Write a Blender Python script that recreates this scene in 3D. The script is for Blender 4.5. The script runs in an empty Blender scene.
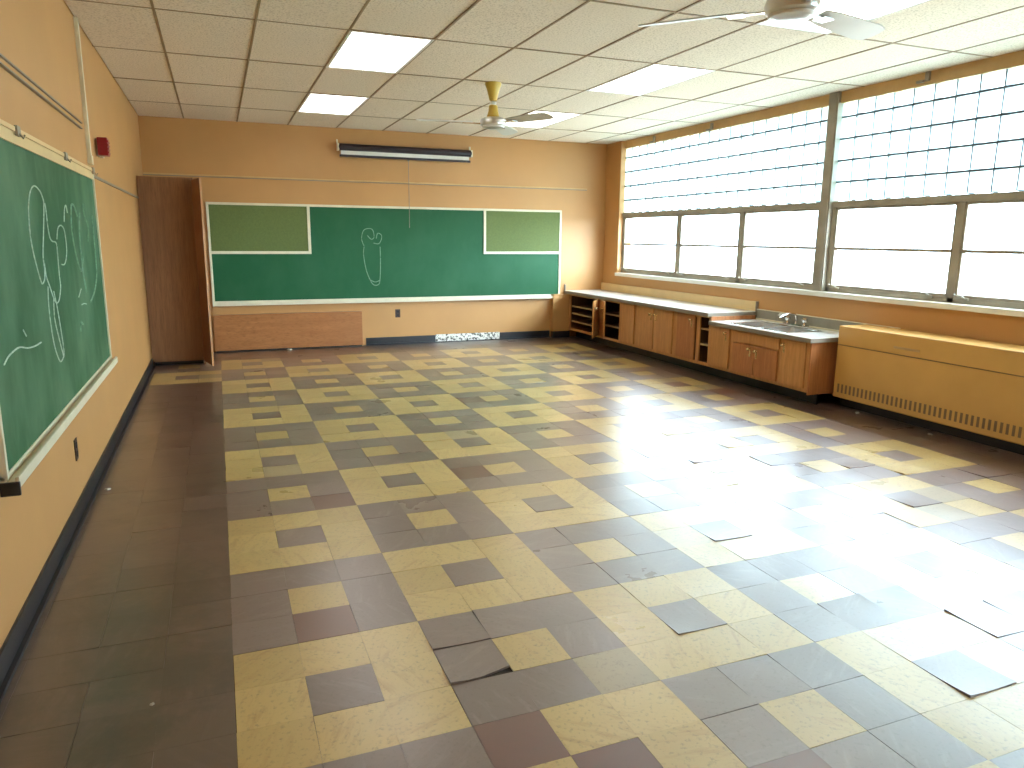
import bpy, bmesh, math, random
from mathutils import Vector, Matrix, Euler

random.seed(7)
sc = bpy.context.scene
COL = sc.collection

# ------------------------------------------------------------------ camera
RX, UX, FX = ((0.92967324, -0.36828362, 0.00865106), (0.06415979, 0.18499664, 0.98064253), (0.362755, 0.91112206, -0.19561542))
cam_d = bpy.data.cameras.new('camera')
cam_d.sensor_width = 36.0
cam_d.lens = 36.0 * 732.74 / 1024.0
cam_d.clip_start = 0.05
cam = bpy.data.objects.new('camera', cam_d)
COL.objects.link(cam)
cam.matrix_world = Matrix(((RX[0], UX[0], -FX[0], 0.0393), (RX[1], UX[1], -FX[1], -6.732), (RX[2], UX[2], -FX[2], 1.496), (0, 0, 0, 1)))
sc.camera = cam

# ------------------------------------------------------------------ sky, exposure
SKY = 22.0
GLOW = 3.6
world = bpy.data.worlds.new('overcast_sky')
sc.world = world
world.use_nodes = True
wn = world.node_tree.nodes
# hazy overcast, brighter round the veiled sun that stands on the near side of the windows
wl = world.node_tree.links
geo = wn.new('ShaderNodeTexCoord')
dotn = wn.new('ShaderNodeVectorMath'); dotn.operation = 'DOT_PRODUCT'
dotn.inputs[1].default_value = Vector((0.50, -0.80, 0.33)).normalized()
wl.new(geo.outputs['Generated'], dotn.inputs[0])
pos = wn.new('ShaderNodeMath'); pos.operation = 'MAXIMUM'; pos.inputs[1].default_value = 0.0
pw = wn.new('ShaderNodeMath'); pw.operation = 'POWER'; pw.inputs[1].default_value = 5.0
gain = wn.new('ShaderNodeMath'); gain.operation = 'MULTIPLY_ADD'; gain.inputs[1].default_value = SKY * GLOW; gain.inputs[2].default_value = SKY
wl.new(dotn.outputs['Value'], pos.inputs[0]); wl.new(pos.outputs[0], pw.inputs[0]); wl.new(pw.outputs[0], gain.inputs[0])
wl.new(gain.outputs[0], wn['Background'].inputs['Strength'])
wn['Background'].inputs['Color'].default_value = (0.68, 0.85, 1.0, 1)
sc.view_settings.view_transform = 'Standard'
sc.view_settings.look = 'None'
sc.view_settings.gamma = 1.0
sc.view_settings.use_curve_mapping = False
sc.view_settings.exposure = -0.78
LAMP = 9.0           # radiance of the ceiling light diffusers
try:
    sc.cycles.max_bounces = 10
    sc.cycles.diffuse_bounces = 6
    sc.cycles.glossy_bounces = 4
    sc.cycles.transparent_max_bounces = 24
    sc.cycles.sample_clamp_indirect = 40.0
    sc.cycles.use_denoising = True
except Exception:
    pass

# ------------------------------------------------------------------ room numbers (metres)
XL, YB, XR, ZC = -0.736, 3.49, 5.62, 2.891   # left wall, back wall, right wall, ceiling
XW = 5.70                                     # plane of the window frames
YN = -7.6                                     # wall behind the camera
T = 0.2286                                    # nine inch floor tile
S = 3 * T

# ------------------------------------------------------------------ materials
def new_mat(name):
    m = bpy.data.materials.new(name)
    m.use_nodes = True
    nt = m.node_tree
    return m, nt, nt.nodes['Principled BSDF']

def mix_rgb(nt, fac, a, b, blend='MIX'):
    n = nt.nodes.new('ShaderNodeMix')
    n.data_type = 'RGBA'
    n.blend_type = blend
    for i, v in ((0, fac), (6, a), (7, b)):
        if isinstance(v, (int, float)):
            n.inputs[i].default_value = v
        elif isinstance(v, tuple):
            n.inputs[i].default_value = (*v[:3], 1)
        else:
            nt.links.new(v, n.inputs[i])
    return n.outputs[2]

def ramp(nt, v, p0, p1):
    n = nt.nodes.new('ShaderNodeMapRange')
    n.inputs[1].default_value = p0
    n.inputs[2].default_value = p1
    nt.links.new(v, n.inputs[0])
    return n.outputs[0]

def noise(nt, scale, detail=4, stretch=(1, 1, 1), vec=None, rough=0.55):
    if vec is None:
        vec = nt.nodes.new('ShaderNodeTexCoord').outputs['Object']
    mp = nt.nodes.new('ShaderNodeMapping')
    mp.inputs['Scale'].default_value = stretch
    nt.links.new(vec, mp.inputs['Vector'])
    n = nt.nodes.new('ShaderNodeTexNoise')
    n.inputs['Scale'].default_value = scale
    n.inputs['Detail'].default_value = detail
    n.inputs['Roughness'].default_value = rough
    nt.links.new(mp.outputs[0], n.inputs['Vector'])
    return n.outputs['Fac']

def bump(nt, bsdf, h, strength, dist=0.01):
    b = nt.nodes.new('ShaderNodeBump')
    b.inputs['Strength'].default_value = strength
    b.inputs['Distance'].default_value = dist
    nt.links.new(h, b.inputs['Height'])
    nt.links.new(b.outputs[0], bsdf.inputs['Normal'])

def plain(name, col, rough=0.5, metal=0.0, var=0.12, scale=6.0, spec=0.5, bmp=0.0):
    m, nt, b = new_mat(name)
    f = noise(nt, scale, 3)
    dark = tuple(c * (1 - var) for c in col)
    lite = tuple(min(1, c * (1 + var * 0.6)) for c in col)
    nt.links.new(mix_rgb(nt, ramp(nt, f, 0.3, 0.7), dark, lite), b.inputs['Base Color'])
    b.inputs['Roughness'].default_value = rough
    b.inputs['Metallic'].default_value = metal
    b.inputs['Specular IOR Level'].default_value = spec
    if bmp:
        bump(nt, b, noise(nt, 60, 3), bmp, 0.003)
    return m

def wood(name, c0, c1, rough=0.35, stretch=(14, 14, 0.9), spec=0.5):
    m, nt, b = new_mat(name)
    f = noise(nt, 2.2, 6, stretch, rough=0.6)
    g = noise(nt, 9.0, 3, (stretch[0] * 1.5, stretch[1] * 1.5, stretch[2]))
    big = noise(nt, 1.3, 2)
    c = mix_rgb(nt, ramp(nt, f, 0.32, 0.68), c0, c1)
    c = mix_rgb(nt, ramp(nt, g, 0.5, 0.8), c, tuple(x * 0.6 for x in c0))
    c = mix_rgb(nt, ramp(nt, big, 0.35, 0.7), c, mix_rgb(nt, 0.75, c, tuple(x * 0.75 for x in c1)))
    nt.links.new(c, b.inputs['Base Color'])
    b.inputs['Roughness'].default_value = rough
    b.inputs['Specular IOR Level'].default_value = spec
    return m

M = {}
M['wall'] = plain('tan_wall_paint', (0.52, 0.268, 0.090), 0.48, var=0.06, scale=1.5, bmp=0.12)
M['header'] = plain('tan_header_paint', (0.58, 0.36, 0.14), 0.5, var=0.08)
M['cream'] = plain('cream_enamel', (0.72, 0.66, 0.48), 0.35, var=0.08)
M['white_trim'] = plain('white_enamel', (0.82, 0.80, 0.72), 0.35, var=0.05)
M['tanmetal'] = plain('tan_radiator_enamel', (0.66, 0.38, 0.115), 0.27, var=0.06, scale=2.5)
M['tanmetal_line'] = plain('shadow_gap_brown', (0.20, 0.12, 0.05), 0.6)
M['black'] = plain('black_rubber', (0.012, 0.013, 0.017), 0.35, var=0.2)
M['dark'] = plain('dark_gap', (0.02, 0.016, 0.013), 0.8)
M['steel_frame'] = plain('grey_brown_window_steel', (0.33, 0.29, 0.22), 0.45, var=0.15)
M['stainless'] = plain('stainless_steel', (0.66, 0.66, 0.65), 0.28, metal=0.9, var=0.08)
M['chrome'] = plain('chrome', (0.75, 0.75, 0.76), 0.12, metal=1.0, var=0.03)
M['brass'] = plain('worn_brass', (0.75, 0.58, 0.32), 0.25, metal=0.9, var=0.1)
M['counter'] = plain('grey_laminate', (0.80, 0.78, 0.74), 0.18, var=0.10, scale=40, spec=0.9)
M['counter_edge'] = plain('grey_brown_counter_edge', (0.24, 0.20, 0.15), 0.4, var=0.1)
M['splash_tan'] = plain('tan_backsplash_laminate', (0.72, 0.52, 0.26), 0.4, var=0.06)
M['splash_grey'] = plain('grey_backsplash_laminate', (0.27, 0.25, 0.20), 0.4, var=0.15)
M['wood'] = wood('honey_birch_cabinet', (0.46, 0.20, 0.060), (0.64, 0.31, 0.105))
M['wood_red'] = wood('reddish_cabinet_wood', (0.38, 0.135, 0.045), (0.50, 0.20, 0.07))
M['wood_dark'] = wood('dark_stained_wardrobe', (0.22, 0.098, 0.042), (0.31, 0.145, 0.064), 0.45)
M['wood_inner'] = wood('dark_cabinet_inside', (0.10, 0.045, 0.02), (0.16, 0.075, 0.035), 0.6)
M['shelf_edge'] = wood('pale_shelf_edge', (0.42, 0.25, 0.11), (0.55, 0.36, 0.18), 0.5, (2, 1, 2))
M['ply'] = wood('orange_plywood', (0.33, 0.120, 0.034), (0.45, 0.18, 0.055), 0.4, (1.2, 14, 9))
M['lit_edge_wood'] = wood('window_lit_door_edge', (0.45, 0.22, 0.09), (0.58, 0.30, 0.13), 0.4)  # wardrobe wood made paler, window light put into its colour
M['red'] = plain('red_alarm_plastic', (0.24, 0.008, 0.015), 0.35)
M['outlet'] = plain('brown_bakelite', (0.05, 0.028, 0.02), 0.35)
M['chalk'] = plain('chalk', (0.46, 0.55, 0.45), 0.9, var=0.3, scale=80)
M['faint_chalk'] = plain('faint_chalk', (0.20, 0.33, 0.22), 0.9, var=0.3, scale=60)
M['olive'] = plain('olive_tackboard', (0.115, 0.155, 0.035), 0.7, var=0.12, scale=60)
M['screen_case'] = plain('black_purple_screen_case', (0.022, 0.014, 0.022), 0.35)
M['fabric'] = plain('white_screen_fabric', (0.78, 0.76, 0.70), 0.8, var=0.04)
M['fan_white'] = plain('white_fan_enamel', (0.80, 0.79, 0.77), 0.3, var=0.05)
M['fan_blade'] = plain('grey_white_fan_blade', (0.62, 0.60, 0.56), 0.3, var=0.06)
M['fan_yellow'] = plain('yellow_fan_stem', (0.62, 0.42, 0.07), 0.4, var=0.1)
M['tbar'] = plain('tan_ceiling_grid', (0.34, 0.235, 0.125), 0.6, var=0.2)
M['plaster'] = plain('white_chip', (0.6, 0.57, 0.5), 0.8)
M['ceramic'] = plain('white_ceramic', (0.85, 0.84, 0.80), 0.15)
M['pavement'] = plain('pale_pavement', (0.80, 0.74, 0.62), 0.9, var=0.1, scale=0.4)

def mat_board(name, c, smear, amount):
    m, nt, b = new_mat(name)
    f = noise(nt, 2.2, 5, (1, 1, 0.7))
    g = noise(nt, 9, 4, (1.4, 1.4, 0.5))
    k = mix_rgb(nt, ramp(nt, f, 0.42, 0.75), c, mix_rgb(nt, amount, c, smear))
    k = mix_rgb(nt, ramp(nt, g, 0.55, 0.85), k, mix_rgb(nt, amount * 0.6, c, smear))
    nt.links.new(k, b.inputs['Base Color'])
    b.inputs['Roughness'].default_value = 0.55
    b.inputs['Specular IOR Level'].default_value = 0.25
    return m
M['board_left'] = mat_board('dusty_green_chalkboard', (0.022, 0.095, 0.036), (0.16, 0.28, 0.16), 0.62)
M['board_back'] = mat_board('clean_green_chalkboard', (0.014, 0.098, 0.036), (0.04, 0.14, 0.07), 0.35)

def mat_floor():
    m, nt, b = new_mat('nine_inch_floor_tiles')
    at = nt.nodes.new('ShaderNodeAttribute'); at.attribute_name = 'tile'       # R kind, G and B random
    sep = nt.nodes.new('ShaderNodeSeparateColor')
    nt.links.new(at.outputs['Color'], sep.inputs[0])
    kind, r1, r2 = sep.outputs
    tc = nt.nodes.new('ShaderNodeTexCoord').outputs['Object']
    # a different marbling direction and offset on each tile
    sc_ = nt.nodes.new('ShaderNodeVectorMath'); sc_.operation = 'SCALE'; sc_.inputs[3].default_value = 37.0
    nt.links.new(at.outputs['Color'], sc_.inputs[0])
    vr = nt.nodes.new('ShaderNodeVectorRotate'); vr.rotation_type = 'Z_AXIS'
    ang = nt.nodes.new('ShaderNodeMath'); ang.operation = 'MULTIPLY'; ang.inputs[1].default_value = 9.0
    nt.links.new(r2, ang.inputs[0]); nt.links.new(ang.outputs[0], vr.inputs['Angle']); nt.links.new(tc, vr.inputs['Vector'])
    ad = nt.nodes.new('ShaderNodeVectorMath'); nt.links.new(vr.outputs[0], ad.inputs[0]); nt.links.new(sc_.outputs[0], ad.inputs[1])
    streak = noise(nt, 9, 6, (0.6, 3.2, 1), ad.outputs[0], 0.65)
    fine = noise(nt, 70, 3, (1, 1, 1), ad.outputs[0])
    yel = mix_rgb(nt, r1, (0.52, 0.365, 0.12), (0.62, 0.45, 0.165))
    yel = mix_rgb(nt, ramp(nt, streak, 0.52, 0.75), yel, (0.46, 0.27, 0.09))
    bro = mix_rgb(nt, r1, (0.165, 0.112, 0.096), (0.215, 0.152, 0.132))
    bro = mix_rgb(nt, ramp(nt, streak, 0.52, 0.8), bro, (0.26, 0.195, 0.175))
    red = mix_rgb(nt, r1, (0.13, 0.045, 0.035), (0.16, 0.06, 0.045))
    tan = mix_rgb(nt, r1, (0.34, 0.26, 0.14), (0.40, 0.31, 0.17))
    drk = mix_rgb(nt, r1, (0.078, 0.046, 0.035), (0.112, 0.070, 0.055))
    drk = mix_rgb(nt, ramp(nt, streak, 0.5, 0.8), drk, (0.14, 0.092, 0.075))
    def step(lo):
        s = nt.nodes.new('ShaderNodeMath'); s.operation = 'GREATER_THAN'; s.inputs[1].default_value = lo
        nt.links.new(kind, s.inputs[0]); return s.outputs[0]
    c = mix_rgb(nt, step(0.1), yel, bro)
    c = mix_rgb(nt, step(0.3), c, red)
    c = mix_rgb(nt, step(0.5), c, tan)
    c = mix_rgb(nt, step(0.7), c, drk)
    c = mix_rgb(nt, ramp(nt, fine, 0.55, 0.9), c, mix_rgb(nt, 0.75, c, (0.10, 0.06, 0.04)))
    # stains of dirt with shapes of their own
    st = noise(nt, 1.6, 6, (1, 1, 1), tc, 0.7)
    sm = nt.nodes.new('ShaderNodeMath'); sm.operation = 'MULTIPLY'
    nt.links.new(ramp(nt, st, 0.49, 0.60), sm.inputs[0])
    sm2 = nt.nodes.new('ShaderNodeMath'); sm2.operation = 'MULTIPLY_ADD'; sm2.inputs[1].default_value = 0.85; sm2.inputs[2].default_value = 0.08
    nt.links.new(step(0.7), sm2.inputs[0]); nt.links.new(sm2.outputs[0], sm.inputs[1])
    c = mix_rgb(nt, sm.outputs[0], c, mix_rgb(nt, 0.75, c, (0.03, 0.02, 0.016)))
    nt.links.new(c, b.inputs['Base Color'])
    w = noise(nt, 3.5, 5, (1, 1, 1), tc)
    ro = nt.nodes.new('ShaderNodeMath'); ro.operation = 'MULTIPLY_ADD'
    ro.inputs[1].default_value = 0.18; ro.inputs[2].default_value = 0.20
    nt.links.new(w, ro.inputs[0])
    ro2 = nt.nodes.new('ShaderNodeMath'); ro2.operation = 'MULTIPLY_ADD'; ro2.inputs[1].default_value = 0.10
    nt.links.new(r2, ro2.inputs[0]); nt.links.new(ro.outputs[0], ro2.inputs[2])
    nt.links.new(ro2.outputs[0], b.inputs['Roughness'])
    b.inputs['IOR'].default_value = 1.62
    b.inputs['Coat Weight'].default_value = 1.0
    b.inputs['Coat IOR'].default_value = 1.6
    b.inputs['Coat Roughness'].default_value = 0.30
    bump(nt, b, noise(nt, 5, 4, (1, 1, 1), ad.outputs[0]), 0.12, 0.01)
    return m
M['floor'] = mat_floor()
M['subfloor'] = plain('black_mastic_under_tiles', (0.05, 0.035, 0.025), 0.8)

def mat_ceiling():
    m, nt, b = new_mat('speckled_ceiling_tile')
    f = noise(nt, 75, 2)
    g = noise(nt, 0.7, 3)
    c = mix_rgb(nt, ramp(nt, f, 0.50, 0.66), (0.87, 0.765, 0.63), (0.52, 0.43, 0.325))
    c = mix_rgb(nt, ramp(nt, g, 0.3, 0.75), c, mix_rgb(nt, 0.7, c, (0.76, 0.65, 0.51)))
    nt.links.new(c, b.inputs['Base Color'])
    b.inputs['Roughness'].default_value = 0.9
    bump(nt, b, f, 0.25, 0.004)
    return m
M['ceiling'] = mat_ceiling()

def mat_glass(name, tint, translucent, gloss=0.04):
    m = bpy.data.materials.new(name); m.use_nodes = True
    nt = m.node_tree; nt.nodes.clear()
    out = nt.nodes.new('ShaderNodeOutputMaterial')
    tr = nt.nodes.new('ShaderNodeBsdfTransparent'); tr.inputs[0].default_value = (*tint, 1)
    gl = nt.nodes.new('ShaderNodeBsdfGlossy'); gl.inputs['Roughness'].default_value = 0.05
    ge = nt.nodes.new('ShaderNodeNewGeometry')                     # reflection grows towards grazing, the same on both faces
    dt = nt.nodes.new('ShaderNodeVectorMath'); dt.operation = 'DOT_PRODUCT'
    nt.links.new(ge.outputs['Normal'], dt.inputs[0]); nt.links.new(ge.outputs['Incoming'], dt.inputs[1])
    def op(o, a, b):
        n = nt.nodes.new('ShaderNodeMath'); n.operation = o
        for i, v in ((0, a), (1, b)):
            if v is None: continue
            if isinstance(v, (int, float)): n.inputs[i].default_value = v
            else: nt.links.new(v, n.inputs[i])
        return n.outputs[0]
    fr = op('ADD', op('MULTIPLY', op('POWER', op('SUBTRACT', 1.0, op('ABSOLUTE', dt.outputs['Value'], None)), 5.0), 0.6), gloss)
    last = tr.outputs[0]
    if translucent:
        tl = nt.nodes.new('ShaderNodeBsdfTranslucent'); tl.inputs[0].default_value = (*tint, 1)
        mx = nt.nodes.new('ShaderNodeMixShader'); mx.inputs[0].default_value = translucent
        nt.links.new(last, mx.inputs[1]); nt.links.new(tl.outputs[0], mx.inputs[2]); last = mx.outputs[0]
    mx = nt.nodes.new('ShaderNodeMixShader')
    nt.links.new(fr, mx.inputs[0]); nt.links.new(last, mx.inputs[1]); nt.links.new(gl.outputs[0], mx.inputs[2])
    nt.links.new(mx.outputs[0], out.inputs[0])
    return m
M['pane'] = mat_glass('clear_window_glass', (0.96, 0.98, 0.98), 0)
M['block_face'] = mat_glass('glass_block_face', (0.82, 0.90, 0.89), 0.5)
M['block_side'] = mat_glass('glass_block_side', (0.62, 0.84, 0.83), 0)
M['mortar'] = plain('dark_mortar', (0.06, 0.07, 0.08), 0.8)

def mat_emit(name, col, s):
    m = bpy.data.materials.new(name); m.use_nodes = True
    nt = m.node_tree; nt.nodes.clear()
    out = nt.nodes.new('ShaderNodeOutputMaterial')
    e = nt.nodes.new('ShaderNodeEmission'); e.inputs[0].default_value = (*col, 1); e.inputs[1].default_value = s
    nt.links.new(e.outputs[0], out.inputs[0])
    return m
M['lamp'] = mat_emit('lit_diffuser', (1.0, 0.97, 0.93), LAMP)

# ------------------------------------------------------------------ mesh helpers
ORG = {}

def bx(bm, x0, x1, y0, y1, z0, z1, bev=0.0, seg=2, mat=0, xf=None):
    """axis aligned box, bevelled"""
    tmp = bmesh.new()
    vs = [tmp.verts.new((x, y, z)) for x in (x0, x1) for y in (y0, y1) for z in (z0, z1)]
    for f in ((0, 1, 3, 2), (4, 6, 7, 5), (0, 4, 5, 1), (2, 3, 7, 6), (0, 2, 6, 4), (1, 5, 7, 3)):
        tmp.faces.new([vs[i] for i in f])
    if bev > 0:
        bmesh.ops.bevel(tmp, geom=list(tmp.edges), offset=bev, segments=seg, profile=0.7, affect='EDGES')
    add(bm, tmp, mat, xf)

def add(bm, tmp, mat=0, xf=None):
    if xf is not None:
        bmesh.ops.transform(tmp, matrix=xf, verts=tmp.verts)
    bmesh.ops.recalc_face_normals(tmp, faces=tmp.faces)
    for f in tmp.faces:
        f.material_index = mat
    me = bpy.data.meshes.new('tmp'); tmp.to_mesh(me); tmp.free()
    n = len(bm.faces)
    bm.from_mesh(me)
    bpy.data.meshes.remove(me)
    bm.faces.ensure_lookup_table()
    for f in bm.faces[n:]:
        f.material_index = mat

def lathe(bm, prof, cx, cy, seg=28, mat=0, xf=None, close=True):
    tmp = bmesh.new(); rings = []
    for r, z in prof:
        if r < 1e-5:
            rings.append([tmp.verts.new((cx, cy, z))])
        else:
            rings.append([tmp.verts.new((cx + r * math.cos(2 * math.pi * k / seg), cy + r * math.sin(2 * math.pi * k / seg), z)) for k in range(seg)])
    for a, b in zip(rings, rings[1:]):
        for k in range(seg):
            k2 = (k + 1) % seg
            q = [a[k % len(a)], a[k2 % len(a)], b[k2 % len(b)], b[k % len(b)]]
            u = []
            for v in q:
                if v not in u: u.append(v)
            if len(u) > 2: tmp.faces.new(u)
    if close:
        for rg in (rings[0], rings[-1]):
            if len(rg) > 2: tmp.faces.new(rg)
    add(bm, tmp, mat, xf)

def tube(bm, pts, r, seg=8, mat=0):
    pts = [Vector(p) for p in pts]
    tmp = bmesh.new(); rings = []
    for i, p in enumerate(pts):
        a = pts[max(0, i - 1)]; c = pts[min(len(pts) - 1, i + 1)]
        d = (c - a).normalized()
        u = d.cross(Vector((0, 0, 1)))
        if u.length < 1e-3: u = d.cross(Vector((1, 0, 0)))
        u.normalize(); v = d.cross(u)
        rr = r[i] if isinstance(r, (list, tuple)) else r
        rings.append([tmp.verts.new(p + u * rr * math.cos(2 * math.pi * k / seg) + v * rr * math.sin(2 * math.pi * k / seg)) for k in range(seg)])
    for a, b in zip(rings, rings[1:]):
        for k in range(seg):
            tmp.faces.new([a[k], a[(k + 1) % seg], b[(k + 1) % seg], b[k]])
    tmp.faces.new(rings[0]); tmp.faces.new(rings[-1])
    add(bm, tmp, mat)

def smooth_path(pts, n=4):
    out = []
    for i in range(len(pts) - 1):
        p0 = pts[max(0, i - 1)]; p1 = pts[i]; p2 = pts[i + 1]; p3 = pts[min(len(pts) - 1, i + 2)]
        for k in range(n):
            t = k / n
            out.append(tuple(0.5 * (2 * b + (c - a) * t + (2 * a - 5 * b + 4 * c - d) * t * t + (3 * b - a - 3 * c + d) * t ** 3) for a, b, c, d in zip(p0, p1, p2, p3)))
    out.append(tuple(pts[-1]))
    return out

def obj(name, bm, mats, parent=None, origin=None, smooth=False):
    """link bm (in world coordinates) as one mesh object"""
    org = Vector(origin) if origin is not None else (ORG[parent.name] if parent else Vector((0, 0, 0)))
    bmesh.ops.translate(bm, verts=bm.verts, vec=-org)
    me = bpy.data.meshes.new(name)
    bm.to_mesh(me); bm.free()
    for m in (mats if isinstance(mats, (list, tuple)) else [mats]):
        me.materials.append(M[m] if isinstance(m, str) else m)
    if smooth:
        for p in me.polygons: p.use_smooth = True
        try: me.set_sharp_from_angle(angle=math.radians(40))
        except Exception: pass
    o = bpy.data.objects.new(name, me); COL.objects.link(o)
    if parent:
        o.parent = parent
        o.location = org - ORG[parent.name]
    else:
        o.location = org
    ORG[o.name] = org
    return o

def tag(o, label, cat, group=None, kind=None):
    o['label'] = label; o['category'] = cat
    if group: o['group'] = group
    if kind: o['kind'] = kind
    return o

def thing(name, label, cat, loc, group=None):
    o = bpy.data.objects.new(name, None); COL.objects.link(o)
    o.empty_display_size = 0.1
    o.location = loc; ORG[o.name] = Vector(loc)
    return tag(o, label, cat, group)

def struct(name, bm, mats, parent=None, origin=None, smooth=False):
    o = obj(name, bm, mats, parent, origin, smooth)
    if parent is None: o['kind'] = 'structure'
    return o

def copy_tree(o, parent=None):
    c = o.copy(); COL.objects.link(c); c.parent = parent
    for ch in list(o.children): copy_tree(ch, c)
    return c

def B(): return bmesh.new()

# ================================================================== ROOM SHELL
# ---- floor: every tile a slightly curled, slightly shifted square on black mastic
def build_floor():
    bm = B()
    lay = bm.loops.layers.float_color.new('tile')
    rnd = random.Random(11)
    special_curl = {(3, 19): (0.010, 0), (3, 20): (0.012, 0), (4, 19): (0.004, 3), (10, 17): (0.008, 0), (7, 14): (0.006, 0), (10, 21): (0.010, 2), (11, 21): (0.010, 2),
                    (10, 23): (0.012, 0), (15, 13): (0.010, 3), (16, 17): (0.008, 0), (15, 11): (0.009, 0), (12, 22): (0.008, 3), (13, 22): (0.010, 2), (20, 16): (0.010, 0),
                    (11, 20): (0.006, 1), (7, 20): (0.005, 0), (13, -1): (0.008, 1), (6, 7): (0.007, 0), (17, 14): (0.009, 0), (18, 15): (0.007, 0), (13, 12): (0.008, 0), (12, 14): (0.007, 1), (14, 9): (0.007, 0)}
    ix0, ix1 = math.floor(XL / T), math.ceil((XR + 0.02) / T)
    jy0, jy1 = math.floor(YN / T), math.ceil(YB / T)
    for i in range(ix0, ix1):
        for j in range(jy0, jy1):
            x0, x1 = max(i * T, XL), min((i + 1) * T, XR)
            y0, y1 = max(j * T, YN), min((j + 1) * T, YB)
            bi, bj = i // 3, -(j // 3) - 1          # block column, row away from the back wall
            centre = (i % 3 == 1 and j % 3 == 1)
            in_pat = (0 <= bi <= 6 and bj >= -4) or (bi == -1 and -4 <= bj <= -3 and i >= -3)
            if in_pat and bi == 6 and bj >= 0: in_pat = True
            if in_pat:
                yellow = ((bi + bj) % 2 == 0) != centre
                k = 0.0 if yellow else 0.2
                r = rnd.random()
                if not yellow and r < 0.010: k = 0.4
                if yellow and r < 0.03: k = 0.6
            else:
                k = 0.8
            if (i, j) in ((4, -23), (3, -22)): k = 0.4
            if (i, j) in ((5, -21),): k = 0.6
            r1, r2 = rnd.random(), rnd.random()
            g = 0.0002 + rnd.random() * 0.0005
            dx, dy = rnd.uniform(-0.0008, 0.0008), rnd.uniform(-0.0008, 0.0008)
            ca = rnd.uniform(-0.004, 0.004) if in_pat else rnd.uniform(-0.001, 0.001)
            amp = (0.0013 if j < 0 else 0.0008) if in_pat else 0.0008
            if i >= 6 and in_pat and j < 2: amp = 0.0022
            cx_, cy_ = rnd.uniform(-amp, amp), rnd.uniform(-amp, amp)
            lift = [max(0.0, rnd.gauss(0, amp * 0.5)) for _ in range(4)]
            sp = special_curl.get((i, -j))
            if sp: lift[sp[1]] += sp[0] * 0.8; lift[(sp[1] + 1) % 4] += sp[0] * 0.5
            n = 4 if in_pat else 2
            mx, my = (x0 + x1) / 2, (y0 + y1) / 2
            grid = []
            for a in range(n + 1):
                row = []
                for b_ in range(n + 1):
                    u, v = a / n * 2 - 1, b_ / n * 2 - 1
                    if (i, -j) == (3, 20) and b_ == 0: v += (0, 0, 0.05, 0.18, 0.30)[a]     # a piece broken off
                    px = u * (x1 - x0 - 2 * g) / 2; py = v * (y1 - y0 - 2 * g) / 2
                    z = -abs(amp) * 0.6 + cx_ * (u * u - 0.3) * 0.5 + cy_ * (v * v - 0.3) * 0.5
                    c4 = (((1 - u) / 2) ** 2 * ((1 - v) / 2) ** 2, ((1 + u) / 2) ** 2 * ((1 - v) / 2) ** 2, ((1 + u) / 2) ** 2 * ((1 + v) / 2) ** 2, ((1 - u) / 2) ** 2 * ((1 + v) / 2) ** 2)
                    z += sum(l * w for l, w in zip(lift, c4))
                    qx = mx + dx + px - ca * py; qy = my + dy + py + ca * px
                    row.append(bm.verts.new((qx, qy, z)))
                grid.append(row)
            fs = []
            for a in range(n):
                for b_ in range(n):
                    f = bm.faces.new([grid[a][b_], grid[a + 1][b_], grid[a + 1][b_ + 1], grid[a][b_ + 1]]); f.smooth = True; fs.append(f)
            # edge skirts
            per = [grid[a][0] for a in range(n + 1)] + [grid[n][b_] for b_ in range(1, n + 1)] + [grid[a][n] for a in range(n - 1, -1, -1)] + [grid[0][b_] for b_ in range(n - 1, 0, -1)]
            low = [bm.verts.new((v.co.x, v.co.y, -0.006)) for v in per]
            top2 = [bm.verts.new(v.co) for v in per]
            for k_ in range(len(per)):
                k2 = (k_ + 1) % len(per)
                fs.append(bm.faces.new([top2[k_], low[k_], low[k2], top2[k2]]))
            for f in fs:
                for l in f.loops: l[lay] = (k, r1, r2, 1)
    fl = struct('floor', bm, 'floor')
    sb = B(); bx(sb, XL - 0.15, XW + 0.1, YN - 0.15, YB + 0.15, -0.16, -0.005)
    obj('mastic_bed', sb, 'subfloor', fl)
build_floor()

# ---- walls
bm = B(); bx(bm, XL - 0.15, XL, YN, YB + 0.15, 0, ZC + 0.2); struct('wall_left', bm, 'wall')
bm = B(); bx(bm, XL, XR + 0.25, YB, YB + 0.15, 0, ZC + 0.2); struct('wall_back', bm, 'wall')
bm = B(); bx(bm, XL - 0.15, XR + 0.25, YN - 0.15, YN, 0, ZC + 0.2); struct('wall_front', bm, 'wall')
SILL = 0.985
YJ = 3.05                     # corner of the window recess
bm = B()
bx(bm, XR, XR + 0.22, YN, YJ, 0, SILL - 0.012)          # parapet
bx(bm, XR, XR + 0.22, YJ, YB, 0, ZC + 0.2)              # pier in the far corner
struct('wall_right', bm, 'wall')
bm = B()
bx(bm, XR + 0.055, XR + 0.22, YN, YJ, 2.785, ZC + 0.2)
struct('trim_1', bm, 'header')
bm = B(); bx(bm, XR - 0.04, XR - 0.0, YN, YJ, SILL - 0.035, SILL + 0.012, 0.006); bx(bm, XR - 0.02, XW + 0.12, YN, YJ + 0.0, SILL - 0.012, SILL + 0.012, 0.004); struct('trim_2', bm, 'white_trim')   # window sill; its tall white nosing also paints in the window's bloom
# panel joint lines along the walls
bm = B(); bx(bm, XL, 5.3, YB - 0.012, YB + 0.01, 2.216, 2.236, 0.003); bx(bm, XL, 5.3, YB - 0.008, YB + 0.01, 2.206, 2.216, 0.001, 1, 1); struct('trim_3', bm, ['header', 'counter_edge'])
bm = B(); bx(bm, XL - 0.01, XL + 0.010, -0.84, YB, 1.885, 1.905, 0.002); struct('trim_4', bm, 'counter_edge')

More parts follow.
